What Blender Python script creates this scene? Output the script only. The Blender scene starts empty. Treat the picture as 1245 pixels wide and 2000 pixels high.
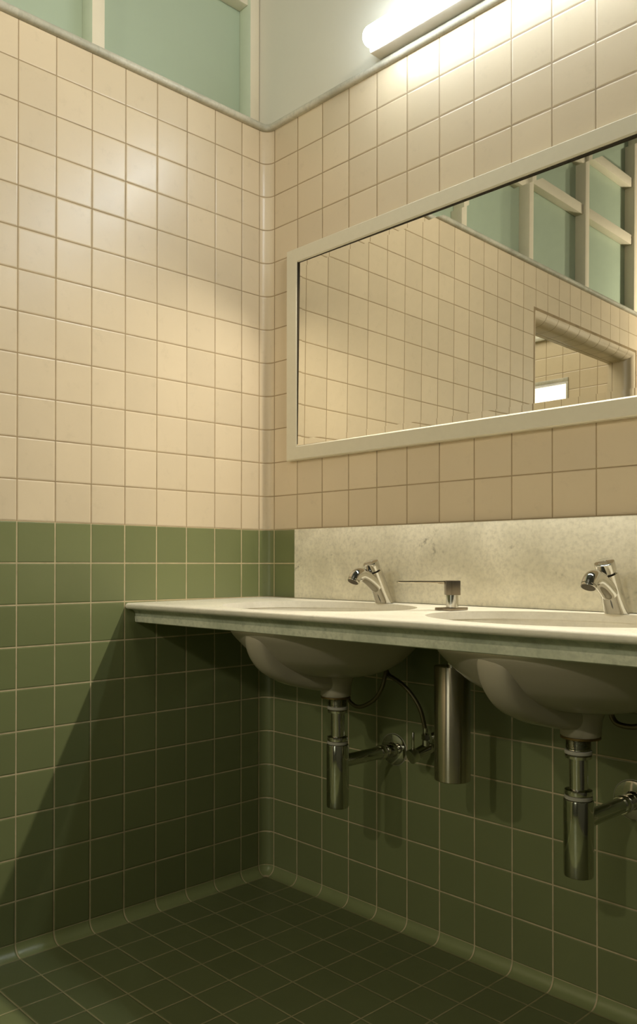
import bpy, bmesh, math, random
from mathutils import Vector, Matrix

C = bpy.context.scene.collection
H = 1.026            # height of the colour change above the floor
T = 0.1              # tile pitch
random.seed(4)
PI = math.pi
sc = bpy.context.scene

# ------------------------------------------------------------------ materials
def new_mat(name):
    m = bpy.data.materials.new(name); m.use_nodes = True
    nt = m.node_tree
    return m, nt, nt.nodes, nt.links, nt.nodes['Principled BSDF']

class NB:
    def __init__(s, nt): s.nt, s.n, s.l = nt, nt.nodes, nt.links
    def val(s, sock, x):
        if isinstance(x, (int, float)): sock.default_value = x
        elif isinstance(x, (tuple, list)): sock.default_value = tuple(x) if len(x) == 3 or len(x) == 4 else x
        else: s.l.new(x, sock)
    def math(s, op, a, b=0.0, c=None, clamp=False):
        n = s.n.new('ShaderNodeMath'); n.operation = op; n.use_clamp = clamp
        s.val(n.inputs[0], a); s.val(n.inputs[1], b)
        if c is not None: s.val(n.inputs[2], c)
        return n.outputs[0]
    def smooth(s, x, a, b, lo=0.0, hi=1.0):
        n = s.n.new('ShaderNodeMapRange'); n.interpolation_type = 'SMOOTHSTEP'
        s.val(n.inputs['Value'], x); n.inputs['From Min'].default_value = a; n.inputs['From Max'].default_value = b
        n.inputs['To Min'].default_value = lo; n.inputs['To Max'].default_value = hi
        return n.outputs[0]
    def mix(s, f, a, b, mode='MIX'):
        n = s.n.new('ShaderNodeMix'); n.data_type = 'RGBA'; n.blend_type = mode
        s.val(n.inputs[0], f)
        for i, x in ((6, a), (7, b)):
            if isinstance(x, (tuple, list)): n.inputs[i].default_value = (*x[:3], 1)
            else: s.l.new(x, n.inputs[i])
        return n.outputs[2]
    def noise(s, vec, scale, detail=3, rough=.5, dist=0.0):
        n = s.n.new('ShaderNodeTexNoise'); n.inputs['Scale'].default_value = scale
        n.inputs['Detail'].default_value = detail; n.inputs['Roughness'].default_value = rough
        n.inputs['Distortion'].default_value = dist
        s.l.new(vec, n.inputs['Vector']); return n.outputs['Fac']
    def geo(s):
        g = s.n.new('ShaderNodeNewGeometry'); x = s.n.new('ShaderNodeSeparateXYZ')
        s.l.new(g.outputs['Position'], x.inputs[0]); return g.outputs['Position'], x.outputs

CREAM = (0.66, 0.54, 0.365)
GREEN = (0.170, 0.190, 0.078)
GROUT_C = (0.36, 0.26, 0.14)
GROUT_G = (0.56, 0.45, 0.27)

def tile_mat(name, lines, extra=(), col=None, rough=.33, split=False, rough_var=.12, gcol_=None):
    """lines: list of (axis, offset) repeating lines, optional (axis, offset, lo, hi) limits; extra: single lines (axis, position)"""
    m, nt, N, L, P = new_mat(name); b = NB(nt)
    pos, xyz = b.geo()
    mask = None; rnd_in = []; dists = []
    for ln in lines:
        ax, off = ln[0], ln[1]
        c = b.math('SUBTRACT', xyz[ax], off)
        if len(ln) < 4:      # slight wander, the joints are laid by hand
            q = b.math('DIVIDE', c, T)
        else:
            q = b.math('DIVIDE', c, T)
        fr = b.math('FRACT', q)
        d = b.math('MULTIPLY', b.math('SUBTRACT', .5, b.math('ABSOLUTE', b.math('SUBTRACT', fr, .5))), T)
        if len(ln) == 4:
            ins = b.math('MULTIPLY', b.math('GREATER_THAN', xyz[ax], ln[2]), b.math('LESS_THAN', xyz[ax], ln[3]))
            d = b.math('ADD', d, b.math('SUBTRACT', 1.0, ins))
        dists.append(d); rnd_in.append((ax, b.math('FLOOR', q), fr))
    for ax, p in extra:
        dists.append(b.math('ABSOLUTE', b.math('SUBTRACT', xyz[ax], p)))
    d = dists[0]
    for e in dists[1:]: d = b.math('MINIMUM', d, e)
    wob = b.noise(pos, 60, 2)
    dj = b.math('ADD', d, b.math('MULTIPLY', b.math('SUBTRACT', wob, .5), .0007))
    grout = b.smooth(dj, .0010, .0019, 1, 0)
    edge = b.smooth(d, .0012, .0045, 0, 1)
    # per tile random
    cmb = N.new('ShaderNodeCombineXYZ')
    for i, (ax, fl, fr) in enumerate(rnd_in[:3]): L.new(fl, cmb.inputs[i])
    wn = N.new('ShaderNodeTexWhiteNoise'); wn.noise_dimensions = '3D'; L.new(cmb.outputs[0], wn.inputs['Vector'])
    sp = N.new('ShaderNodeSeparateColor'); L.new(wn.outputs['Color'], sp.inputs[0])
    if split:
        f = b.math('GREATER_THAN', xyz[2], H)
        base = b.mix(f, GREEN, CREAM); gcol = b.mix(f, GROUT_G, GROUT_C)
    else:
        base = b.mix(0.0, col, col); gcol = b.mix(0.0, gcol_ or (GROUT_G if col[0] < .4 else GROUT_C), (0, 0, 0))
    cloud = b.noise(pos, 7, 4, .6)
    k = b.math('ADD', b.math('MULTIPLY_ADD', sp.outputs[0], .10, .90), b.math('MULTIPLY', cloud, .10))
    kk = N.new('ShaderNodeCombineColor')
    for i in range(3): L.new(k, kk.inputs[i])
    base = b.mix(1.0, base, kk.outputs[0], 'MULTIPLY')
    dirt = b.math('MULTIPLY', b.smooth(b.noise(pos, 23, 4, .7), .55, .75), .10)
    base = b.mix(dirt, base, (.22, .17, .09))
    gc2 = b.mix(b.smooth(b.noise(pos, 15, 3), .40, .75), gcol, b.mix(.3, gcol, (.08, .055, .03)))
    colr = b.mix(grout, base, gc2)
    L.new(colr, P.inputs['Base Color'])
    r = b.math('ADD', b.math('MULTIPLY', b.noise(pos, 40, 4, .7), rough_var), rough - rough_var / 2)
    r = b.math('ADD', r, b.math('MULTIPLY', grout, .4), clamp=True)
    L.new(r, P.inputs['Roughness'])
    P.inputs['Specular IOR Level'].default_value = .8
    # height: recessed grout, pillowed edge, each tile set at a slightly different tilt
    h = b.math('MULTIPLY', edge, .0008)
    if len(rnd_in) > 1:
        for i, (ax, fl, fr) in enumerate(rnd_in[:2]):
            t = b.math('MULTIPLY', b.math('MULTIPLY', b.math('SUBTRACT', sp.outputs[i + 1], .5), .0009), fr)
            h = b.math('ADD', h, t)
    h = b.math('ADD', h, b.math('MULTIPLY', b.noise(pos, 18, 2), .0007))
    h = b.math('ADD', h, b.math('MULTIPLY', b.noise(pos, 300, 2), .00004))
    bp = N.new('ShaderNodeBump'); bp.inputs['Distance'].default_value = 1; bp.inputs['Strength'].default_value = .8
    L.new(h, bp.inputs['Height']); L.new(bp.outputs[0], P.inputs['Normal'])
    return m

def plain_mat(name, col, rough=.5, metal=0.0, var=.06, bump=0.0, scale=30, spec=.5):
    m, nt, N, L, P = new_mat(name); b = NB(nt); pos, xyz = b.geo()
    n = b.noise(pos, scale, 4, .6)
    c = b.mix(n, tuple(x * (1 - var) for x in col), tuple(min(1, x * (1 + var)) for x in col))
    L.new(c, P.inputs['Base Color']); P.inputs['Roughness'].default_value = rough
    P.inputs['Metallic'].default_value = metal; P.inputs['Specular IOR Level'].default_value = spec
    if bump:
        bp = N.new('ShaderNodeBump'); bp.inputs['Distance'].default_value = 1; L.new(b.math('MULTIPLY', n, bump), bp.inputs['Height'])
        L.new(bp.outputs[0], P.inputs['Normal'])
    return m

def marble_mat(name, light, dark, spot, grain=1.0, veins=.5, rough=.22, stain=.6, stretch=(1, 1, 1)):
    m, nt, N, L, P = new_mat(name); b = NB(nt); pos, xyz = b.geo()
    mp = N.new('ShaderNodeMapping'); mp.inputs['Scale'].default_value = stretch; L.new(pos, mp.inputs['Vector']); v = mp.outputs[0]
    big = b.noise(v, 6, 5, .62, .6)
    fine = b.noise(v, 95, 5, .75)
    micro = b.noise(v, 380, 3, .8)
    c = b.mix(b.smooth(big, .38, .68), light, dark)
    c = b.mix(b.math('MULTIPLY', b.smooth(fine, .42, .66), .5 * grain), c, tuple(x * .62 for x in dark))
    c = b.mix(b.math('MULTIPLY', b.smooth(micro, .5, .72), .30 * grain), c, tuple(min(1, x * 1.15) for x in light))
    s1 = b.math('MULTIPLY', b.smooth(b.noise(v, 11, 4, .7, .4), .60, .74), b.smooth(fine, .35, .6))
    c = b.mix(b.math('MULTIPLY', s1, stain), c, spot)
    L.new(c, P.inputs['Base Color'])
    L.new(b.math('MULTIPLY_ADD', fine, .15, rough), P.inputs['Roughness'])
    bp = N.new('ShaderNodeBump'); bp.inputs['Distance'].default_value = 1
    L.new(b.math('MULTIPLY', fine, .0003), bp.inputs['Height']); L.new(bp.outputs[0], P.inputs['Normal'])
    return m

def metal_mat(name, col, rough, aniso=None):
    m, nt, N, L, P = new_mat(name); b = NB(nt); pos, xyz = b.geo()
    P.inputs['Metallic'].default_value = 1.0
    c = b.mix(b.noise(pos, 50, 3), col, tuple(x * .93 for x in col)); L.new(c, P.inputs['Base Color'])
    if aniso:
        mp = N.new('ShaderNodeMapping'); mp.inputs['Scale'].default_value = (1, 1, 400) if aniso == 'z' else (400, 1, 1)
        L.new(pos, mp.inputs['Vector']); n = b.noise(mp.outputs[0], 4, 3)
        L.new(b.math('MULTIPLY_ADD', n, .05, rough - .025), P.inputs['Roughness'])
        P.inputs['Anisotropic'].default_value = .85; P.inputs['Anisotropic Rotation'].default_value = .25
        tg = N.new('ShaderNodeTangent'); tg.direction_type = 'RADIAL'; tg.axis = 'Z'; L.new(tg.outputs[0], P.inputs['Tangent'])
    else:
        L.new(b.math('MULTIPLY_ADD', b.noise(pos, 80, 2), .05, rough), P.inputs['Roughness'])
    return m

def emit_mat(name, col, strength):
    m, nt, N, L, P = new_mat(name)
    P.inputs['Base Color'].default_value = (.9, .9, .9, 1); P.inputs['Roughness'].default_value = .4
    P.inputs['Emission Color'].default_value = (*col, 1); P.inputs['Emission Strength'].default_value = strength
    return m

M = {}
xo = .1301          # repeating vertical joints on the back wall
yo = -.1019         # and on the left wall
M['tile_back'] = tile_mat('cream and green glazed tile back', [(0, xo), (2, H)], extra=[(0, .0315)], split=True)
M['tile_left'] = tile_mat('cream and green glazed tile left', [(1, yo, -20, -.06), (2, H)], extra=[(1, -.0325)], split=True)
M['tile_cove'] = tile_mat('cream and green cove tile', [(2, H)], split=True, rough=.3)
M['cove_left'] = tile_mat('green cove tile left', [(1, yo, -20, -.06)], extra=[(1, -.032)], col=tuple(x * 1.35 for x in GREEN))  # coves: lighter green puts light caught on the curve into the colour
M['cove_back'] = tile_mat('green cove tile back', [(0, xo)], extra=[(0, .032)], col=tuple(x * 1.35 for x in GREEN))
M['cove_corner'] = tile_mat('green cove tile corner', [(2, 5.0)], extra=[], col=tuple(x * 1.35 for x in GREEN))
M['tile_floor'] = tile_mat('green floor tile', [(0, xo, .06, 20), (1, yo, -20, -.06)], extra=[(0, .0275), (1, -.0275)], col=tuple(x * .80 for x in GREEN), rough=.38, gcol_=(.34, .29, .15))
M['tile_room'] = tile_mat('cream and green glazed tile side room', [(0, -.055), (2, H + .006)], split=True)
M['soffit'] = tile_mat('cream soffit tile', [(0, .0), (1, yo)], col=CREAM)
M['jamb'] = tile_mat('cream jamb tile', [(0, .0), (2, H)], split=True)
M['plaster'] = plain_mat('cream painted plaster', (.72, .69, .57), .6, var=.03, bump=.0006, scale=9)
M['dim_paint'] = plain_mat('dim painted ceiling', (.10, .10, .08), .6)
M['dark_floor'] = plain_mat('side room floor', (.2, .22, .12), .4)
M['paint'] = plain_mat('cream gloss paint', (.74, .66, .49), .35, var=.04, bump=.0005, scale=25)
M['paint_green_lit'] = plain_mat('paint lit by green glass', (.60, .66, .50), .4, var=.05)
M['frame_paint'] = plain_mat('cream painted wood mirror frame', (.70, .64, .48), .33, var=.04, bump=.0002, scale=60)
M['black_gap'] = plain_mat('black gap and backing', (.03, .022, .012), .6)
M['marble_top'] = marble_mat('pale counter marble', (.80, .74, .58), (.66, .62, .49), (.30, .29, .20), grain=.35, stain=.55, stretch=(.6, 1, 1.2))
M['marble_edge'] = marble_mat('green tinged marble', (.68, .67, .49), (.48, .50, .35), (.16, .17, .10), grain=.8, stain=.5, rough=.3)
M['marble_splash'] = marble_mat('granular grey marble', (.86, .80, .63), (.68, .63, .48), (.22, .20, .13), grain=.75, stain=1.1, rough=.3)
M['marble_shade'] = marble_mat('shaded green marble', (.46, .48, .34), (.31, .33, .23), (.10, .11, .07), grain=.8, stain=.5, rough=.35)  # moulding's green marble with the nose's shade put into its colour
M['marble_inner'] = marble_mat('pale cut marble', (.95, .90, .76), (.85, .80, .66), (.55, .5, .4), grain=.25, stain=.3)
M['marble_cap'] = marble_mat('grey marble cap', (.62, .58, .46), (.42, .40, .31), (.14, .14, .10), grain=.6, stain=.6)
M['ceramic'] = plain_mat('beige glazed ceramic', (.36, .32, .225), .22, var=.05, bump=.0004, scale=8)
M['ceramic_in'] = plain_mat('ivory glazed ceramic', (.75, .68, .50), .15, var=.03)
M['chrome'] = metal_mat('chrome', (.64, .62, .57), .05)
M['chrome_old'] = metal_mat('tarnished chrome', (.56, .56, .48), .06)
M['dark_mesh'] = plain_mat('dark aerator mesh', (.09, .075, .05), .5, var=.4, bump=.001, scale=400)
M['washer'] = plain_mat('white plastic washer', (.38, .36, .28), .45)
M['brass'] = metal_mat('stained brass ring', (.30, .20, .08), .35)
M['steel'] = metal_mat('brushed steel', (.58, .53, .43), .25, aniso='z')
M['bronze'] = metal_mat('brushed nickel', (.33, .28, .22), .28, aniso='x')
M['nickel'] = metal_mat('polished nickel', (.72, .64, .52), .16)
M['knob'] = metal_mat('satin chrome knob', (.72, .72, .60), .32)
M['hose'] = metal_mat('braided hose', (.22, .19, .12), .42)
M['mirror'] = metal_mat('silvered mirror', (.90, .88, .80), .0)
_mp = M['mirror'].node_tree.nodes['Principled BSDF']
for l in list(_mp.inputs['Roughness'].links): M['mirror'].node_tree.links.remove(l)
_mp.inputs['Roughness'].default_value = 0.0
M['lamp'] = emit_mat('lit lamp diffuser', (.80, .91, 1.0), 29)
M['plastic'] = plain_mat('white lamp housing', (.74, .70, .60), .4)
M['green_glass'] = plain_mat('green painted glass', (.45, .53, .385), .22, var=.05, scale=5)
_p = M['green_glass'].node_tree.nodes['Principled BSDF']; _p.inputs['Transmission Weight'].default_value = .12; _p.inputs['Roughness'].default_value = .35
M['bright'] = emit_mat('bright opening', (1.0, .97, .90), 1.6)
M['window_light'] = emit_mat('added glow panel', (.90, 1.0, .82), .9)

# ------------------------------------------------------------------ mesh tools (coordinates: z = 0 at the colour change)
class MB:
    def __init__(s): s.bm = bmesh.new()
    def box(s, x0, x1, y0, y1, z0, z1, bevel=0.0, seg=2, mi=0):
        bm = bmesh.new()
        vs = [bm.verts.new((x, y, z)) for x in (x0, x1) for y in (y0, y1) for z in (z0, z1)]
        for f in ((0, 1, 3, 2), (4, 6, 7, 5), (0, 4, 5, 1), (2, 3, 7, 6), (0, 2, 6, 4), (1, 5, 7, 3)):
            bm.faces.new([vs[i] for i in f])
        if bevel: bmesh.ops.bevel(bm, geom=bm.edges[:], offset=bevel, segments=seg, profile=.5, affect='EDGES')
        bmesh.ops.recalc_face_normals(bm, faces=bm.faces[:])
        s.merge(bm, mi); return s
    def merge(s, bm, mi=0, mat=None):
        me = bpy.data.meshes.new('tmp'); 
        for f in bm.faces: f.material_index = mi
        if mat is not None: bm.transform(mat)
        bm.to_mesh(me); bm.free(); s.bm.from_mesh(me); bpy.data.meshes.remove(me)
    def quad(s, pts, mi=0):
        vs = [s.bm.verts.new(p) for p in pts]; f = s.bm.faces.new(vs); f.material_index = mi; return s
    def tube(s, pts, radii, n=32, cap=True, squash=None):
        """round tube through points with a radius at each"""
        pts = [Vector(p) for p in pts]
        if isinstance(radii, (int, float)): radii = [radii] * len(pts)
        bm = bmesh.new(); rings = []
        up = None
        for i, p in enumerate(pts):
            a = pts[max(0, i - 1)]; c = pts[min(len(pts) - 1, i + 1)]
            t = (c - a)
            if t.length < 1e-9: t = Vector((0, 0, 1))
            t.normalize()
            if up is None:
                ref = Vector((1, 0, 0)) if abs(t.x) < .9 else Vector((0, 1, 0))
                u = (ref - t * ref.dot(t)).normalized()
            else:
                u = (up - t * up.dot(t)).normalized()
            up = u; w = t.cross(u)
            rx = ry = radii[i]
            if squash: ry *= squash
            rings.append([bm.verts.new(p + u * rx * math.cos(2 * PI * k / n) + w * ry * math.sin(2 * PI * k / n)) for k in range(n)])
        for a, c in zip(rings, rings[1:]):
            for k in range(n): bm.faces.new((a[k], a[(k + 1) % n], c[(k + 1) % n], c[k]))
        if cap:
            bm.faces.new(rings[0][::-1]); bm.faces.new(rings[-1])
        bmesh.ops.recalc_face_normals(bm, faces=bm.faces[:])
        s.merge(bm); return s
    def lathe(s, prof, origin, axis=(0, 0, 1), n=48, sx=1.0, sy=1.0, cap=True):
        """prof: (r, h) along the axis from the origin"""
        ax = Vector(axis).normalized(); ref = Vector((1, 0, 0)) if abs(ax.x) < .9 else Vector((0, 1, 0))
        u = (ref - ax * ref.dot(ax)).normalized(); w = ax.cross(u); o = Vector(origin)
        bm = bmesh.new(); rings = []
        for r, h in prof:
            rings.append([bm.verts.new(o + ax * h + u * r * sx * math.cos(2 * PI * k / n) + w * r * sy * math.sin(2 * PI * k / n)) for k in range(n)])
        for a, c in zip(rings, rings[1:]):
            for k in range(n): bm.faces.new((a[k], a[(k + 1) % n], c[(k + 1) % n], c[k]))
        if cap:
            bm.faces.new(rings[0][::-1]); bm.faces.new(rings[-1])
        bmesh.ops.remove_doubles(bm, verts=bm.verts[:], dist=1e-6)
        bmesh.ops.recalc_face_normals(bm, faces=bm.faces[:])
        s.merge(bm); return s
    def sweep(s, prof, path, mis=None, close_ends=True):
        """prof points (out, z) swept along a plan path [(point, inward normal)]"""
        rows = []
        for (px, py), (nx, ny) in path:
            rows.append([s.bm.verts.new((px + nx * o, py + ny * o, z)) for o, z in prof])
        for i, (a, c) in enumerate(zip(rows, rows[1:])):
            for k in range(len(prof) - 1):
                f = s.bm.faces.new((a[k], a[k + 1], c[k + 1], c[k]))
                f.material_index = mis[i] if mis else 0
        return s
    def build(s, name, mat, parent=None, smooth=40, recalc=False):
        if recalc: bmesh.ops.recalc_face_normals(s.bm, faces=s.bm.faces[:])
        off = Vector((0, 0, H))
        if parent is not None: off = off - parent_loc(parent)
        bmesh.ops.translate(s.bm, verts=s.bm.verts[:], vec=off)
        me = bpy.data.meshes.new(name); s.bm.to_mesh(me); s.bm.free()
        for m in (mat if isinstance(mat, (list, tuple)) else [mat]): me.materials.append(m)
        if smooth:
            me.polygons.foreach_set('use_smooth', [True] * len(me.polygons))
            me.update()
            try: me.set_sharp_from_angle(angle=math.radians(smooth))
            except Exception: pass
        o = bpy.data.objects.new(name, me); C.objects.link(o)
        if parent is not None: o.parent = parent
        return o

def parent_loc(p):
    v = Vector((0, 0, 0))
    while p is not None: v = v + Vector(p.location); p = p.parent
    return v

def tag(o, label, cat, group=None):
    o['label'] = label; o['category'] = cat
    if group: o['group'] = group
    return o

def thing(name, loc, label, cat, group=None):
    o = bpy.data.objects.new(name, None); C.objects.link(o); o.empty_display_size = .05
    o.location = (loc[0], loc[1], loc[2] + H)
    return tag(o, label, cat, group)

def struct(o): o['kind'] = 'structure'; return o

def dup(root, delta, label=None):
    r = root.copy(); C.objects.link(r); r.location = Vector(root.location) + Vector(delta)
    if label: r['label'] = label
    for ch in list(root.children):
        c = ch.copy(); C.objects.link(c); c.parent = r; c.matrix_parent_inverse = ch.matrix_parent_inverse.copy()
        for g in list(ch.children):
            d = g.copy(); C.objects.link(d); d.parent = c; d.matrix_parent_inverse = g.matrix_parent_inverse.copy()
    return r

def bez(pts, n=10):
    """Catmull-Rom through points"""
    P = [Vector(p) for p in pts]; P = [P[0] * 2 - P[1]] + P + [P[-1] * 2 - P[-2]]; out = []
    for i in range(1, len(P) - 2):
        for k in range(n):
            t = k / n; a, b_, c, d = P[i - 1], P[i], P[i + 1], P[i + 2]
            out.append(.5 * ((2 * b_) + (c - a) * t + (2 * a - 5 * b_ + 4 * c - d) * t * t + (3 * b_ - a - 3 * c + d) * t ** 3))
    out.append(P[-2]); return out

# ------------------------------------------------------------------ room shell
R = .030; RF = .026; ZF = -1.026; ZC = 2.3
XR, YF = 2.75, -4.7
CAPB, CAPT = 1.197, 1.217
DY0, DY1, DZ = -2.54, -1.640, .970   # doorway in the left wall

b = MB(); b.quad([(R, 0, ZF + RF), (XR, 0, ZF + RF), (XR, 0, CAPB), (R, 0, CAPB)])
struct(b.build('wall_back', M['tile_back']))
b = MB()
DR = .055
def lw(y0, y1, z0, z1): b.quad([(0, y1, z0), (0, y0, z0), (0, y0, z1), (0, y1, z1)])
lw(DY1 + DR, -R, ZF + RF, CAPB); lw(YF, DY0 - DR, ZF + RF, CAPB); lw(DY0 - DR, DY1 + DR, DZ + DR, CAPB)
struct(b.build('wall_left', M['tile_left'], recalc=False))
# rounded edge of the doorway, its jambs and its soffit
WT = .125
arc = [(math.sin(a) * DR, (1 - math.cos(a)) * DR) for a in [i * PI / 2 / 8 for i in range(9)]]   # (across, depth)
b = MB()
def edge_rows(pts_fn):
    rows = [[b.bm.verts.new(p) for p in pts_fn(s, d)] for s, d in arc]
    rows.append([b.bm.verts.new(p) for p in pts_fn(DR, WT)])
    for a, c in zip(rows, rows[1:]):
        for k in range(len(a) - 1): b.bm.faces.new((a[k], a[k + 1], c[k + 1], c[k]))
edge_rows(lambda s, d: [(-d, DY1 + DR - s, ZF), (-d, DY1 + DR - s, DZ + DR - s), (-d, DY0 - DR + s, DZ + DR - s), (-d, DY0 - DR + s, ZF)])
struct(b.build('trim_doorway', M['soffit'], recalc=True))
b = MB()
arcv = [((R * (1 - math.cos(a)), -R + R * math.sin(a)), ) for a in [i * PI / 2 / 10 for i in range(11)]]
rows = [[b.bm.verts.new((p[0][0], p[0][1], z)) for z in (ZF + RF, 0, CAPB)] for p in arcv]
for a, c in zip(rows, rows[1:]):
    for k in range(2): b.bm.faces.new((a[k], c[k], c[k + 1], a[k + 1]))
struct(b.build('trim_corner', M['tile_cove'], recalc=False))
# path along the foot of the walls
def wall_path(nseg=10, y_from=YF, x_to=XR):
    path = [((0, y_from), (1, 0)), ((0, -R), (1, 0))]; mis = [0]
    for i in range(1, nseg + 1):
        a = i * PI / 2 / nseg
        path.append(((R - R * math.cos(a), -R + R * math.sin(a)), (math.cos(a), -math.sin(a)))); mis.append(1)
    path.append(((x_to, 0), (0, -1))); mis.append(2)
    return path, mis
prof = [(RF * (1 - math.cos(a)), ZF + RF - RF * math.sin(a)) for a in [i * PI / 2 / 8 for i in range(9)]]
path, mis = wall_path(y_from=DY1 + DR)
b = MB(); b.sweep(prof, path, mis)
b.sweep(prof, [((0, YF), (1, 0)), ((0, DY0 - DR), (1, 0))], [0])
struct(b.build('baseboard_back', [M['cove_left'], M['cove_corner'], M['cove_back']]))
b = MB(); b.quad([(0, YF, ZF), (XR, YF, ZF), (XR, 0, ZF), (0, 0, ZF)])
struct(b.build('floor', M['tile_floor']))
b = MB(); b.quad([(-2.2, YF, ZC), (-2.2, 0, ZC), (XR, 0, ZC), (XR, YF, ZC)])
struct(b.build('ceiling', M['dim_paint']))
b = MB(); b.quad([(-.036, 0, CAPB), (XR, 0, CAPB), (XR, 0, ZC), (-.036, 0, ZC)])
struct(b.build('wall_back_upper', M['plaster']))
b = MB(); b.quad([(XR, 0, ZF), (XR, YF, ZF), (XR, YF, ZC), (XR, 0, ZC)])
struct(b.build('wall_right', M['dim_paint']))
b = MB(); b.quad([(XR, YF, ZF), (-2.2, YF, ZF), (-2.2, YF, ZC), (XR, YF, ZC)])
struct(b.build('wall_front', M['dim_paint']))
# marble cap running round the top of the tiling
capprof = []
for i in range(9):
    a = -PI / 2 + PI * i / 8
    capprof.append((.006 + math.cos(a) * .009, (CAPB + CAPT) / 2 + math.sin(a) * (CAPT - CAPB) / 2))
capprof = [(-.002, CAPB)] + capprof + [(-.10, CAPT)]
path, mis = wall_path()
b = MB()
capprof2 = capprof[:-1] + [(-.001, CAPT)]
b.sweep(capprof2, path)
b.quad([(0, YF, CAPT), (0, 0, CAPT), (-.10, 0, CAPT), (-.10, YF, CAPT)])
struct(b.build('trim_cap', M['marble_cap'], recalc=True))

# glazing above the left wall: posts, rails and green panes
GX = -.088; PX = -.036
posts = [(-.038, -.002), (-.582, -.544), (-1.135, -1.100), (-1.642, -1.607), (-2.154, -2.115), (-2.685, -2.645), (-3.19, -3.15), (-3.70, -3.66), (-4.21, -4.17), (-4.68, -4.64)]
for y0, y1 in posts:
    b = MB().box(GX, PX, y0, y1, CAPT, ZC, .002)
    for f in b.bm.faces:
        if f.normal.y < -.9: f.material_index = 1  # green light from the panes put into the colour of these sides
    struct(b.build('trim_post', [M['paint'], M['paint_green_lit']]))
for i in range(len(posts) - 1):
    ya, yb = posts[i + 1][1], posts[i][0]
    b = MB().box(GX - .006, GX, ya - .01, yb + .01, CAPT - .005, ZC)
    w = struct(b.build('window_%d' % (i + 1), M['green_glass']))
    rails = [(1.595, .050), (1.895, .048)]
    for z, hh in rails:
        r_ = MB().box(GX, PX - .012, ya, yb, z, z + hh, .002).build('window_rail', M['paint'], w)

# side room seen through the doorway
SY = -2.7; SX = -2.2
b = MB(); SH = (-1.02, -.433, .845, .954)
def sw(x0, x1, z0, z1): b.quad([(x0, SY, z0), (x1, SY, z0), (x1, SY, z1), (x0, SY, z1)])
sw(SX, SH[0], ZF, 1.205); sw(SH[1], -WT, ZF, 1.205); sw(SH[0], SH[1], ZF, SH[2]); sw(SH[0], SH[1], SH[3], 1.205)
struct(b.build('wall_side_room', M['tile_room']))
b = MB()
for (x0, x1, z0, z1) in ((SH[0], SH[1] + .012, SH[3], SH[3] + .022), (SH[1], SH[1] + .012, SH[2] - .01, SH[3])):
    b.box(x0, x1, SY - .12, SY + .006, z0, z1, .001)
b.box(SH[0], SH[1], SY - .12, SY + .004, SH[2] - .012, SH[2], .001)
struct(b.build('trim_opening', M['marble_cap']))
b = MB().quad([(SH[0], SY - .05, SH[2] - .02), (SH[1], SY - .05, SH[2] - .02), (SH[1], SY - .05, SH[3] + .01), (SH[0], SY - .05, SH[3] + .01)])
struct(b.build('window_20', M['bright']))
b = MB().box(SX, -WT, SY - .03, SY + .02, 1.205, 1.228, .004)
struct(b.build('trim_side_cap', M['marble_cap']))
b = MB().quad([(SX, SY - .02, 1.228), (-WT, SY - .02, 1.228), (-WT, SY - .02, ZC), (SX, SY - .02, ZC)])
struct(b.build('wall_side_upper', M['plaster']))
for i_, (wx0, wx1) in enumerate(((1.00, 1.38), (1.52, 1.90))):  # added glowing panels, not real windows, for bright stripes in the chrome
    b = MB().quad([(wx0, YF + .004, -.5), (wx1, YF + .004, -.5), (wx1, YF + .004, 1.5), (wx0, YF + .004, 1.5)])
    w = struct(b.build('window_%d' % (30 + i_), M['window_light']))
    b = MB()
    for q in ((wx0 - .05, wx0, -.55, 1.55), (wx1, wx1 + .05, -.55, 1.55), (wx0, wx1, 1.5, 1.55), (wx0, wx1, -.55, -.5)): b.box(q[0], q[1], YF, YF + .03, q[2], q[3], .002)
    b.build('window_frame', M['paint'], w)
b = MB().quad([(SX, YF, ZF), (SX, 0, ZF), (SX, 0, ZC), (SX, YF, ZC)]); struct(b.build('wall_side_far', M['plaster']))
b = MB().quad([(SX, YF, ZF), (0, YF, ZF), (0, 0, ZF), (SX, 0, ZF)]); struct(b.build('floor_side', M['dark_floor']))
b = MB().quad([(SX, 0, ZF), (-.036, 0, ZF), (-.036, 0, ZC), (SX, 0, ZC)]); struct(b.build('wall_side_back', M['plaster']))
b = MB().quad([(-WT, -.0, ZF), (-WT, DY1, ZF), (-WT, DY1, CAPB), (-WT, -.0, CAPB)])
b.quad([(-WT, DY0, ZF), (-WT, YF, ZF), (-WT, YF, CAPB), (-WT, DY0, CAPB)]); b.quad([(-WT, DY1, DZ), (-WT, DY0, DZ), (-WT, DY0, CAPB), (-WT, DY1, CAPB)])
struct(b.build('wall_left_outer', M['tile_left']))

# ------------------------------------------------------------------ backsplash
b = MB().box(.1301, XR - .1, -.012, -.0006, -.1995, -.0015, .0015)
tag(b.build('backsplash', M['marble_splash']), 'granular grey-beige marble slab on the wall behind the taps', 'backsplash')

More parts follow.
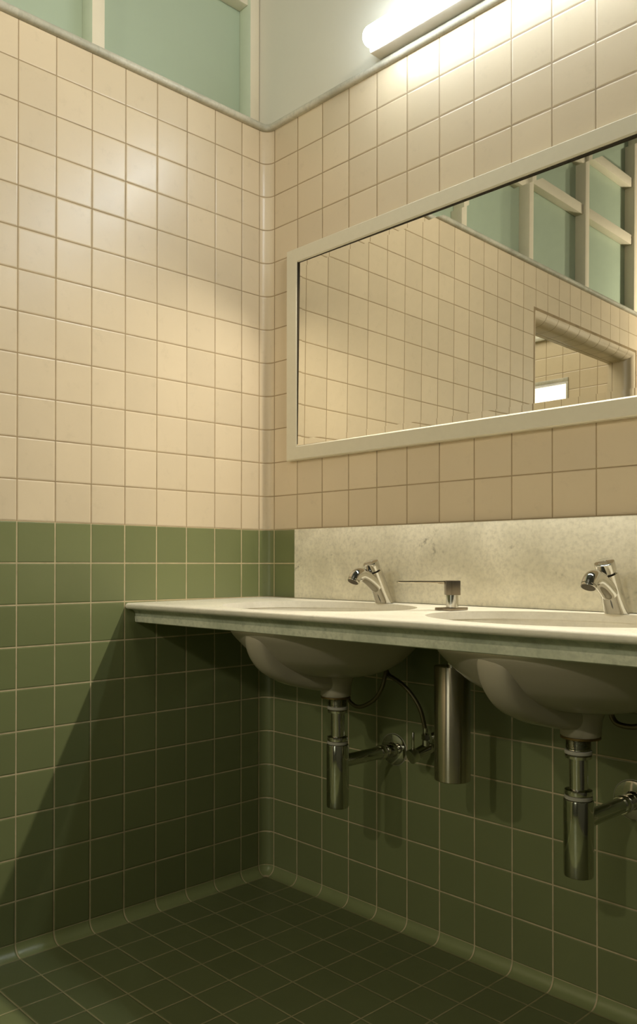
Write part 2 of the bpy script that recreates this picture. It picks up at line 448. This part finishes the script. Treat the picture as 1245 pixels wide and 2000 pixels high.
# ------------------------------------------------------------------ countertop
CX = (.481, 1.101); CYC = -.252
xe = XR - .1
def zf(x): return -.2040 + .0040 * min(x, 1.4) / 1.34      # the front edge sags a little towards the left wall
def sag(bm, y_front=-.5):
    for v in bm.verts:
        k = max(0, min(1, v.co.y / y_front)); v.co.z += (zf(v.co.x) + .2) * k
def profile_slab(pf, x0, x1, nx=60):
    bm = bmesh.new(); rows = []
    for i in range(nx + 1):
        x = x0 + (x1 - x0) * i / nx
        rows.append([bm.verts.new((x, y, z)) for y, z in pf])
    n = len(pf)
    for a, c in zip(rows, rows[1:]):
        for k in range(n): bm.faces.new((a[k], a[(k + 1) % n], c[(k + 1) % n], c[k]))
    bm.faces.new(rows[0]); bm.faces.new(rows[-1][::-1])
    bmesh.ops.recalc_face_normals(bm, faces=bm.faces[:]); return bm
def boolean_holes(bm, zc, A, B, bev=0.0):
    me = bpy.data.meshes.new('slab'); bm.to_mesh(me); bm.free()
    o = bpy.data.objects.new('slab', me); C.objects.link(o)
    cut = []
    for cx in CX:
        k = MB().lathe([(1, -.2), (1, .2)], (cx - .018, CYC - .008, zc), n=128, sx=A, sy=B)
        cm = bpy.data.meshes.new('cut'); k.bm.to_mesh(cm); k.bm.free()
        co = bpy.data.objects.new('cut', cm); C.objects.link(co); cut.append(co)
        md = o.modifiers.new('b', 'BOOLEAN'); md.operation = 'DIFFERENCE'; md.object = co; md.solver = 'EXACT'
    dg = bpy.context.evaluated_depsgraph_get(); ev = o.evaluated_get(dg)
    nm = bpy.data.meshes.new_from_object(ev)
    out = bmesh.new(); out.from_mesh(nm)
    for q in cut + [o]:
        d = q.data; bpy.data.objects.remove(q); bpy.data.meshes.remove(d)
    return out
ZT = -.2
top_pf = [(-.001, ZT), (-.488, ZT)]
for i in range(9):
    a = PI / 2 + PI * i / 8
    top_pf.append((-.4895 + math.cos(a) * .0105, ZT - .0082 + math.sin(a) * .0082))
top_pf += [(-.478, ZT - .0164), (-.001, ZT - .0164)]
top_bm = boolean_holes(profile_slab(top_pf, .0008, xe), ZT, .258, .199)
counter = thing('countertop', (.6, -.25, -.25), 'pale marble countertop with moulded front edge and two oval basin cut-outs', 'countertop')
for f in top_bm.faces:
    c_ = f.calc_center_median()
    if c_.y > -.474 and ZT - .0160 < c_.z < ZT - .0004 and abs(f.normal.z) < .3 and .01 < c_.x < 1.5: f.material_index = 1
sag(top_bm); b = MB(); b.bm.free(); b.bm = top_bm
b.build('top_slab', [M['marble_top'], M['marble_inner']], counter, smooth=35)['label'] = 'pale polished marble top with bullnose edge'
low_pf = [(-.001, ZT - .0165), (-.4860, ZT - .0165)]
for i in range(9):      # hollow of the moulding
    a = PI * .5 * i / 8
    low_pf.append((-.4690 - .0160 * (1 - math.sin(a)), ZT - .0168 - .0172 * (1 - math.cos(a))))
low_pf += [(-.4690, ZT - .0352), (-.4705, ZT - .0358), (-.4708, ZT - .0372), (-.4695, ZT - .0500), (-.4665, ZT - .0518), (-.001, ZT - .0518)]
low_bm = boolean_holes(profile_slab(low_pf, .0008, xe), ZT, .260, .201)
b = MB(); b.bm.free(); b.bm = low_bm
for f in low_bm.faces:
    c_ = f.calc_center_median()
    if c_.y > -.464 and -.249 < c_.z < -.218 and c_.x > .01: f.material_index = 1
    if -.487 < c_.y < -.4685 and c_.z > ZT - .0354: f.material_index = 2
sag(low_bm)
b.build('edge_moulding', [M['marble_edge'], M['marble_inner'], M['marble_shade']], counter, smooth=30)['label'] = 'greenish marble moulding and lower slab under the top'

# ------------------------------------------------------------------ basins
def bowl_prof():
    ctrl = [(0, 1.0), (.10, .985), (.2, .95), (.4, .86), (.6, .755), (.8, .59), (.92, .42), (.985, .26), (1.0, .16)]
    out = []
    for i in range(41):
        d = i / 40
        for (a, ra), (c, rc) in zip(ctrl, ctrl[1:]):
            if a <= d <= c:
                t = (d - a) / (c - a); out.append((ra + (rc - ra) * t, d)); break
    # smooth
    for _ in range(6):
        out = [out[0]] + [((out[i - 1][0] + 2 * out[i][0] + out[i + 1][0]) / 4, out[i][1]) for i in range(1, len(out) - 1)] + [out[-1]]
    return out
def make_basin(cx, label):
    ZB = ZT - .0518
    root = thing('undermount_basin', (cx, CYC, ZB - .13), label, 'basin', 'oval basins under the countertop')
    A, B, D = .262, .203, .118
    pr = bowl_prof()
    n = 96; b = MB(); rings = []
    outer = [(r, ZB - D * d, 0) for r, d in pr]
    inner = [(max(.02, r - .045), ZB - (D - .012) * d, 0) for r, d in pr][::-1]
    bm = b.bm; prev = None
    flange = [(1.0, ZB, 0)]
    seq = flange + outer[3:] + inner + [(.955, ZB, 0)]
    for r, z, _ in seq:
        # flatter ends: slightly super-elliptic plan; the floor of the bowl drifts towards the drain
        k = 1 - min(1, max(0, (r - .16) / .84))
        ring = []
        for i in range(n):
            t = 2 * PI * i / n
            ring.append(bm.verts.new((cx + A * r * math.cos(t) + .004 * k, CYC + B * r * math.sin(t) + .022 * k, z)))
        if prev:
            for i in range(n): bm.faces.new((prev[i], prev[(i + 1) % n], ring[(i + 1) % n], ring[i]))
        else: first = ring
        prev = ring
    for i in range(n): bm.faces.new((prev[i], prev[(i + 1) % n], first[(i + 1) % n], first[i]))
    bm2 = b; bm2.build('bowl', M['ceramic'], root, recalc=True, smooth=60)
    # overflow channel down the front of the bowl to the drain
    pts = bez([(-.040, -.428, ZB + .0), (-.040, -.432, ZB - .030), (-.038, -.420, ZB - .062), (-.034, -.392, ZB - .092), (-.026, -.345, ZB - .116), (-.012, -.285, ZB - .132), (0.0, -.235, ZB - .140)], 6)
    b = MB(); bm = b.bm; rows = []
    for i, p in enumerate(pts):
        a = pts[max(0, i - 1)]; c = pts[min(len(pts) - 1, i + 1)]; t = (c - a).normalized()
        nrm = Vector((0, t.z, -t.y));
        if nrm.y > 0: nrm = -nrm
        if i == 0: nrm = Vector((0, -1, 0))
        w = .034 - .004 * i / len(pts); row = []
        for s_, o_ in ((-1.25, -.030), (-1.08, -.006), (-.93, .006), (-.72, .012), (-.3, .0145), (.3, .0145), (.72, .012), (.93, .006), (1.08, -.006), (1.25, -.030)):
            row.append(bm.verts.new(Vector((cx + p.x + s_ * w, p.y, p.z)) + nrm * o_))
        rows.append(row)
    for a, c in zip(rows, rows[1:]):
        for k in range(len(a) - 1): bm.faces.new((a[k], a[k + 1], c[k + 1], c[k]))
    bm.faces.new(rows[0]); bm.faces.new(rows[-1][::-1])
    b.build('overflow_channel', M['ceramic'], root, recalc=True, smooth=60)
    # drain boss
    zz = -.418
    b = MB().lathe([(.034, 0), (.0365, .003), (.037, .012), (.038, .03), (.043, .045), (.055, .062)], (cx + .007, CYC + .033, zz))
    b.build('drain_boss', M['ceramic'], root)
    b = MB().lathe([(.030, 0), (.036, .0008), (.036, .004), (.030, .006)], (cx + .007, CYC + .033, zz - .0045))
    b.build('drain_gasket', M['brass'], root)
    b = MB().lathe([(.0, 0), (.024, 0), (.027, .002), (.022, .003), (.006, .0025), (0.0, .0025)], (cx + .007, CYC + .033, ZB - .106), cap=False)
    b.build('drain_grate', M['chrome'], root)
    return root
make_basin(CX[0], 'beige ceramic oval basin under the counter, between the tiled corner and the steel canister')
make_basin(CX[1], 'beige ceramic oval basin under the counter, to the right of the steel canister')

# ------------------------------------------------------------------ bottle traps
def make_trap(x, y, label, dz=0.0):
    root = thing('bottle_trap', (x, y, -.69 + dz), label, 'drain trap', 'chrome bottle traps under the basins')
    b = MB()
    pr = [(.0215, -.423)]
    z = -.424
    for i in range(7): pr += [(.0225, z), (.0210, z - .0013)]; z -= .0026
    pr += [(.0215, z)]
    b.lathe([(r, h) for r, h in pr], (x, y, 0)).build('threaded_tail', M['chrome_old'], root)
    MB().lathe([(.0235, 0), (.0245, .001), (.0245, .006), (.0235, .007)], (x, y, -.4500)).build('washer', M['washer'], root)
    MB().lathe([(.019, 0), (.0235, .001), (.0240, .006), (.022, .0085)], (x, y, -.4585)).build('slip_nut', M['chrome'], root)
    MB().lathe([(.0165, -.535), (.0165, -.455)], (x, y, 0)).build('tailpipe', M['chrome'], root)
    MB().lathe([(.020, 0), (.0245, .001), (.0250, .0045), (.0245, .010), (.019, .012)], (x, y, -.526)).build('collar', M['chrome'], root)
    MB().lathe([(.0235, 0), (.0248, .001), (.0248, .006), (.0235, .007)], (x, y, -.5335)).build('washer', M['washer'], root)
    zb, zt = -.686 + dz, -.5335
    MB().lathe([(.010, zb), (.0225, zb + .0004), (.0258, zb + .0022), (.0268, zb + .006), (.0268, zt - .003), (.0262, zt - .0008), (.024, zt)], (x, y, 0), n=64).build('bottle', M['chrome_old'], root)
    zp = -.578
    MB().tube([(x, y + .015, zp), (x, y + .04, zp), (x, -.012, zp)], .0155).build('waste_pipe', M['chrome_old'], root)
    MB().lathe([(.0175, 0), (.0182, .001), (.0182, .019), (.0175, .020)], (x, -.060, zp), axis=(0, 1, 0)).build('pipe_collar', M['chrome'], root)
    MB().lathe([(.0400, 0), (.0400, .0018), (.0385, .0040), (.030, .0062), (.019, .0072), (.016, .0160)], (x, -.0003, zp), axis=(0, -1, 0), n=64).build('wall_flange', M['chrome'], root)
    MB().lathe([(.0412, 0), (.0412, .0006), (.040, .0012)], (x, -.0001, zp), axis=(0, -1, 0), n=64).build('flange_gasket', M['washer'], root)
    return root
make_trap(.4885, -.2125, 'chrome bottle trap left of the steel canister with its waste pipe running to the wall')
make_trap(1.1075, -.2265, 'large chrome bottle trap at right under the second basin', dz=.010)

# ------------------------------------------------------------------ push taps
def make_tap(x, y, label):
    root = thing('push_tap', (x, y, ZT), label, 'tap', 'push-button basin taps on the counter')
    z0 = ZT + .0008
    ax = Vector((0, -.047, .094)); axn = ax.normalized()
    # body: leaning column, flat on the counter
    b = MB(); bm = b.bm; n = 40; rows = []
    for i in range(15):
        t = i / 14; r = .0230 - .0032 * t
        cen = Vector((x, y, z0)) + ax * t * .86
        row = []
        for k in range(n):
            a = 2 * PI * k / n
            tilt = min(1, t * 1.6)
            e2 = Vector((0, 1, 0)).lerp(Vector((0, axn.z, -axn.y)), tilt).normalized()
            row.append(bm.verts.new(cen + Vector((1, 0, 0)) * r * math.cos(a) + e2 * r * 1.04 * math.sin(a)))
        rows.append(row)
    for a, c in zip(rows, rows[1:]):
        for k in range(n): bm.faces.new((a[k], a[(k + 1) % n], c[(k + 1) % n], c[k]))
    bm.faces.new(rows[0][::-1]); bm.faces.new(rows[-1])
    b.build('body', M['chrome'], root, recalc=True, smooth=50)
    sp = bez([(x, y - .014, z0 + .030), (x, y - .026, z0 + .040), (x, y - .044, z0 + .0525), (x, y - .066, z0 + .0645), (x, y - .087, z0 + .0720), (x, y - .102, z0 + .0710), (x, y - .1110, z0 + .0650), (x, y - .1150, z0 + .0590)], 5)
    rad = []
    for i in range(len(sp)):
        t = i / (len(sp) - 1); rad.append((.0150 + .0040 * min(1, t * 5)) - .0042 * min(1, t * 1.15))
    MB().tube(sp, rad, n=36).build('spout', M['chrome'], root, smooth=50)
    tip = sp[-1]; dn = (sp[-1] - sp[-2]).normalized()
    MB().lathe([(.0126, -.002), (.0126, .0008), (.0142, .0014), (.0145, .0045), (.0138, .0058)], tip, axis=dn).build('aerator_ring', M['chrome'], root)
    MB().lathe([(.0, .0060), (.0128, .0060), (.0128, .0052)], tip, axis=dn, cap=False).build('aerator', M['dark_mesh'], root)
    top = Vector((x, y - .0015, z0)) + ax * .86
    MB().lathe([(.0150, -.001), (.0150, .003)], top, axis=axn).build('button_gap', M['black_gap'], root)
    btn = MB().lathe([(.0150, .003), (.0185, .0035), (.0192, .006), (.0192, .0225), (.0185, .0245), (.0165, .0253)], top, axis=axn, n=56).build('push_button', M['chrome'], root)
    # small raised marks on the button
    u = Vector((1, 0, 0)); w = axn.cross(u)
    b = MB()
    def mark(a0, b0, a1, b1, th):
        p, q = top + axn * .0255 + u * a0 + w * b0, top + axn * .0255 + u * a1 + w * b1
        b.tube([p, q], th, n=6)
    for i in range(6):
        a = -2.2 + i * .26 + .07
        r1, r2 = .0108, .0135
        mark(r1 * math.cos(a), r1 * math.sin(a), r2 * math.cos(a + .05), r2 * math.sin(a + .05), .0004)
    mark(-.007, -.002, .007, -.002, .0005); mark(0, .001, .001, .007, .0005)
    mk = b.build('button_marks', M['washer'], root)
    mk.parent = btn
    return root
make_tap(.4985, -.051, 'chrome push-button tap on the counter to the left of the soap pump')
make_tap(1.098, -.052, 'chrome push-button tap on the counter to the right of the soap pump')

# ------------------------------------------------------------------ soap dispenser
px_, py_ = .797, -.182
root = thing('soap_dispenser', (px_, py_, -.568), 'square-headed metal soap pump on the counter with a brushed steel canister hanging below', 'soap dispenser')
MB().box(px_ - .024, px_ + .020, py_ - .030, py_ + .030, ZT - .0002, ZT + .0055, .0012).build('base_plate', M['bronze'], root)
MB().lathe([(.0130, 0), (.0130, .030)], (px_, py_, ZT + .0055)).build('pump_stem', M['chrome'], root)
hd = bmesh.new(); k = MB().box(-.0155, .0155, -.0155, .0155, 0, .031, .001)
Rz = Matrix.Translation((px_, py_, ZT + .0325)) @ Matrix.Rotation(math.radians(43), 4, 'Z')
k.bm.transform(Rz); head = k.build('pump_head', M['bronze'], root)
k = MB().box(-.118, -.014, -.010, .010, .0255, .0304, .0012)
k.box(-.030, -.0145, -.0085, .0085, .0235, .027, .0008)
k.bm.transform(Matrix.Translation((px_, py_, ZT + .0325)) @ Matrix.Rotation(math.radians(46), 4, 'Z') @ Matrix.Rotation(math.radians(0), 4, 'Y'))
k.build('nozzle', M['nickel'], root)['label'] = 'long flat nozzle bar'
MB().lathe([(.012, -.322), (.012, -.1995)], (px_, py_, 0)).build('pump_tube', M['chrome_old'], root)
MB().lathe([(.030, -.5660), (.0372, -.5655), (.0385, -.5640), (.0385, -.3215), (.0378, -.3205), (.012, -.3205)], (px_, py_, 0), n=96).build('soap_canister', M['steel'], root)['label'] = 'brushed steel cylinder canister'

# ------------------------------------------------------------------ angle valve with supply hose
K0 = Vector((.6045, -.082, -.5660)); K1 = Vector((.6200, -.030, -.5480)); d = (K1 - K0).normalized()
root = thing('angle_valve', (.622, 0, -.545), 'small chrome angle valve with round knob beside the steel canister', 'valve')
MB().lathe([(.0145, 0), (.0172, .0008), (.0175, .003), (.0172, .016), (.0150, .019)], K0, axis=d).build('knob', M['knob'], root)
MB().lathe([(.0135, .016), (.0135, .050), (.0145, .052), (.0145, .060), (.0110, .063)], K0, axis=d).build('valve_body', M['chrome'], root)
MB().lathe([(.0032, 0), (.0036, .001), (.0036, .043), (.0030, .0445)], K0 + d * .009 + Vector((0, 0, .012))).build('lever', M['chrome'], root)
W1 = Vector((.634, -.004, -.5450))
MB().tube([K1 - d * .004, (K1 + W1) / 2, Vector((.634, .0, -.545))], .0105).build('wall_pipe', M['chrome'], root)
MB().lathe([(.027, 0), (.027, .002), (.023, .005), (.011, .009)], (.634, -.0003, -.545), axis=(0, -1, 0)).build('wall_flange', M['chrome'], root)
ox, oy = .6188, -.040
MB().lathe([(.0085, -.552), (.0085, -.528)], (ox, oy, 0)).build('outlet', M['chrome'], root)
MB().lathe([(.0085, 0), (.0112, .001), (.0112, .013), (.0085, .014)], (ox, oy, -.5270), n=6).build('hose_nut', M['chrome'], root, smooth=20)
MB().lathe([(.0085, 0), (.0115, .001), (.0115, .024), (.010, .026)], (.634, oy + .006, -.520), axis=(.7, .5, .35)).build('side_outlet', M['chrome'], root)

h = MB().lathe([(.0060, 0), (.0066, .001), (.0066, .014), (.0055, .015)], (ox - .001, oy, -.5130))
hp = bez([(ox, oy, -.513), (.6160, -.043, -.489), (.6090, -.049, -.4535), (.5900, -.055, -.4222), (.5660, -.060, -.3990), (.5385, -.062, -.3850), (.5180, -.060, -.376), (.502, -.052, -.350), (.497, -.040, -.30), (.497, -.033, -.255)], 8)
root = thing('supply_hose', (ox, oy, -.513), 'thin braided hose arching from the small valve up behind the left basin', 'hose')
h.build('ferrule', M['chrome'], root)
MB().tube(hp, .0052, n=14).build('hose', M['hose'], root)
lp = bez([(.5090, -.033, -.255), (.5160, -.050, -.32), (.5160, -.070, -.3828), (.5057, -.074, -.4171), (.4823, -.075, -.4456), (.4400, -.075, -.4665), (.4100, -.072, -.4640), (.3883, -.066, -.4480), (.372, -.055, -.40), (.365, -.035, -.33), (.365, -.028, -.255)], 8)
l1 = tag(MB().tube(lp, .0050, n=14).build('looped_hose', M['hose']), 'drooping loop of braided hose behind the outlet of the left basin', 'hose')
lp2 = bez([(1.085, -.030, -.262), (1.090, -.055, -.33), (1.0935, -.068, -.385), (1.0985, -.070, -.4065), (1.113, -.070, -.4165), (1.146, -.070, -.4150), (1.18, -.060, -.395), (1.20, -.040, -.33), (1.20, -.030, -.262)], 8)
tag(MB().tube(lp2, .0055, n=14).build('looped_hose', M['hose']), 'short end of braided hose at the right edge, just under the right basin', 'hose')

# ------------------------------------------------------------------ mirror
tau = .0078; yawm = .0058
root = thing('wall_mirror', (1.1, 0, .2), 'wide mirror with a cream painted frame on the tiled wall above the taps', 'mirror')
FX0, FX1, FZ0, FZ1 = .1045, 2.36, .1965, .8055
FW = .046; FD = .0215
# mitred frame
b = MB(); bm = b.bm
fp = [(0, -.0004), (0, -FD + .003), (.003, -FD), (FW - .004, -FD - .000), (FW, -FD + .003), (FW, -.001)]
rings = []
for o_, y in fp:
    rings.append([bm.verts.new((x, y, z)) for x, z in ((FX0 + o_, FZ0 + o_ * .9), (FX1 - o_, FZ0 + o_ * .9), (FX1 - o_, FZ1 - o_ * .9), (FX0 + o_, FZ1 - o_ * .9))])
for a, c in zip(rings, rings[1:]):
    for k_ in range(4): bm.faces.new((a[k_], a[(k_ + 1) % 4], c[(k_ + 1) % 4], c[k_]))
b.build('frame', M['frame_paint'], root, recalc=True, smooth=25)
# glass, leaning back, with a narrow bevelled border
gx0, gx1, gz0, gz1 = FX0 + FW - .001, FX1 - FW + .001, FZ0 + FW * .9 - .001, FZ1 - FW * .9 + .001
def gy(z, x=.8): return -.0170 + (z - gz0) * tau + yawm * (x - .8)
bw = .017; bd = bw * math.tan(.0125)
b = MB(); bm = b.bm
o4 = [(gx0, gz0), (gx1, gz0), (gx1, gz1), (gx0, gz1)]
i4 = [(gx0 + bw, gz0 + bw), (gx1 - bw, gz0 + bw), (gx1 - bw, gz1 - bw), (gx0 + bw, gz1 - bw)]
vo = [bm.verts.new((x, gy(z, x) + bd, z)) for x, z in o4]; vi = [bm.verts.new((x, gy(z, x), z)) for x, z in i4]
bm.faces.new(vi)
for k_ in range(4): bm.faces.new((vo[k_], vo[(k_ + 1) % 4], vi[(k_ + 1) % 4], vi[k_]))
b.build('mirror_glass', M['mirror'], root, recalc=True, smooth=0)
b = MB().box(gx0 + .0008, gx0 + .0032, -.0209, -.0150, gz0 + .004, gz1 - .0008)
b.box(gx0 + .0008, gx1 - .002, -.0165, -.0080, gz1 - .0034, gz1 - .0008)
b.build('shadow_gap', M['black_gap'], root)  # black strips put in for the shade between frame and glass
b = MB().box(gx0 + .001, gx1 - .001, -.0012, -.0005, gz0 + .001, gz1 - .001)
b.build('backing_board', M['black_gap'], root)

# ------------------------------------------------------------------ lamp over the mirror
root = thing('wall_lamp', (1.0, 0, CAPT), 'lit fluorescent strip lamp with white diffuser on the wall above the mirror', 'lamp')
LX0, LX1 = .448, 1.70
MB().box(LX0, LX1, -.052, -.0005, CAPT + .0005, CAPT + .040, .004, 3).build('housing', M['plastic'], root)
b = MB(); bm = b.bm; rows = []; n = 24
for t in [i / 12 for i in range(13)]:
    a = t * PI / 2; rows.append((LX0 + .010 + .022 * (1 - math.sin(a)) * 1.0 - .012, math.cos(PI / 2 - a)))
prof_x = [(LX0 + .004 + .024 * (1 - math.sin(a)), max(.02, math.cos(a) if False else math.sqrt(max(0, 1 - (1 - (1 - math.sin(a))) ** 2)))) for a in [PI / 2 * (1 - i / 12) for i in range(13)]]
prof_x = prof_x + [(LX1 + LX0 - x, s_) for x, s_ in prof_x[::-1]]
rr = []
for x, s_ in prof_x:
    rr.append([bm.verts.new((x, -.072 + .026 * s_ * math.cos(2 * PI * k_ / n), CAPT + .024 + .027 * s_ * math.sin(2 * PI * k_ / n))) for k_ in range(n)])
for a, c in zip(rr, rr[1:]):
    for k_ in range(n): bm.faces.new((a[k_], a[(k_ + 1) % n], c[(k_ + 1) % n], c[k_]))
bm.faces.new(rr[0]); bm.faces.new(rr[-1][::-1])
b.build('diffuser', M['lamp'], root, recalc=True, smooth=60)

# ------------------------------------------------------------------ lights
def look(o, d): o.rotation_euler = Vector(d).to_track_quat('-Z', 'Y').to_euler()
def lamp(name, typ, loc, energy, col, **kw):
    l = bpy.data.lights.new(name, typ); l.energy = energy; l.color = col
    for k_, v in kw.items(): setattr(l, k_, v)
    o = bpy.data.objects.new(name, l); C.objects.link(o); o.location = (loc[0], loc[1], loc[2] + H); return o
WARM = (1.0, .94, .82)
# two lamps on the far side of the room: they throw the double shadows of the traps
lamp('far_lamp', 'POINT', (1.89, -4.2, 1.75), 88, WARM, shadow_soft_size=.05).visible_glossy = False
lamp('far_lamp', 'POINT', (.53, -3.2, 1.14), 51, WARM, shadow_soft_size=.035).visible_glossy = False
# added lamp at the mirror's top edge, hidden from the camera:
# stands in for light thrown back down by the mirror
o = lamp('mirror_bounce_fill', 'AREA', (1.05, -.022, .735), 18, WARM, shape='RECTANGLE', size=1.7, size_y=.02, spread=math.radians(135))
look(o, (0, -.55, -.85)); o.visible_camera = False; o.visible_glossy = False
# added fills for this room, then the side room's lamps
o = lamp('left_wall_fill', 'AREA', (2.5, -1.1, 1.7), 5.5, WARM, shape='RECTANGLE', size=.5, size_y=.2, spread=math.radians(62))  # added fill that brightens the upper left wall
look(o, (-2.5, .35, -.55)); o.visible_glossy = False
o = lamp('ceiling_fill', 'AREA', (1.4, -2.2, 2.25), 1, WARM, shape='RECTANGLE', size=1.2, size_y=1.2)  # added overhead fill for the closed room
look(o, (0, 0, -1))
o = lamp('side_room_lamp', 'AREA', (-1.1, -1.4, 2.25), 45, (1.0, .95, .82), shape='RECTANGLE', size=1.4, size_y=1.6)
look(o, (0, 0, -1))
o = lamp('side_room_lamp', 'AREA', (-1.1, -3.6, 2.25), 12, (1.0, .95, .82), shape='RECTANGLE', size=1.4, size_y=1.0)
look(o, (0, 0, -1))
w = bpy.data.worlds.new('world'); sc.world = w; w.use_nodes = True
w.node_tree.nodes['Background'].inputs[0].default_value = (.6, .6, .5, 1); w.node_tree.nodes['Background'].inputs[1].default_value = .01

# ------------------------------------------------------------------ camera
cam = bpy.data.cameras.new('camera'); co = bpy.data.objects.new('camera', cam); C.objects.link(co)
yaw, pit, rol = .8387, .0077, .0014
fw = Vector((-math.sin(yaw) * math.cos(pit), math.cos(yaw) * math.cos(pit), math.sin(pit)))
ri = Vector((math.cos(yaw), math.sin(yaw), 0)); up = ri.cross(fw)
r2 = ri * math.cos(rol) + up * math.sin(rol); u2 = -ri * math.sin(rol) + up * math.cos(rol)
m = Matrix((( r2.x, u2.x, -fw.x, 1.8728), (r2.y, u2.y, -fw.y, -1.69567), (r2.z, u2.z, -fw.z, -.09973 + H), (0, 0, 0, 1)))
co.matrix_world = m
cam.sensor_fit = 'HORIZONTAL'; cam.sensor_width = 36; cam.lens = 1638.81 / 1245 * 36
cam.shift_x = (622.5 - 515.98) / 1245; cam.shift_y = (1087.49 - 1000) / 1245
cam.clip_start = .02
sc.camera = co
sc.view_settings.view_transform = 'Standard'; sc.view_settings.look = 'None'; sc.view_settings.exposure = -0.22
sc.cycles.use_denoising = True
sc.cycles.max_bounces = 8; sc.cycles.diffuse_bounces = 4; sc.cycles.glossy_bounces = 5
sc.cycles.sample_clamp_indirect = 4
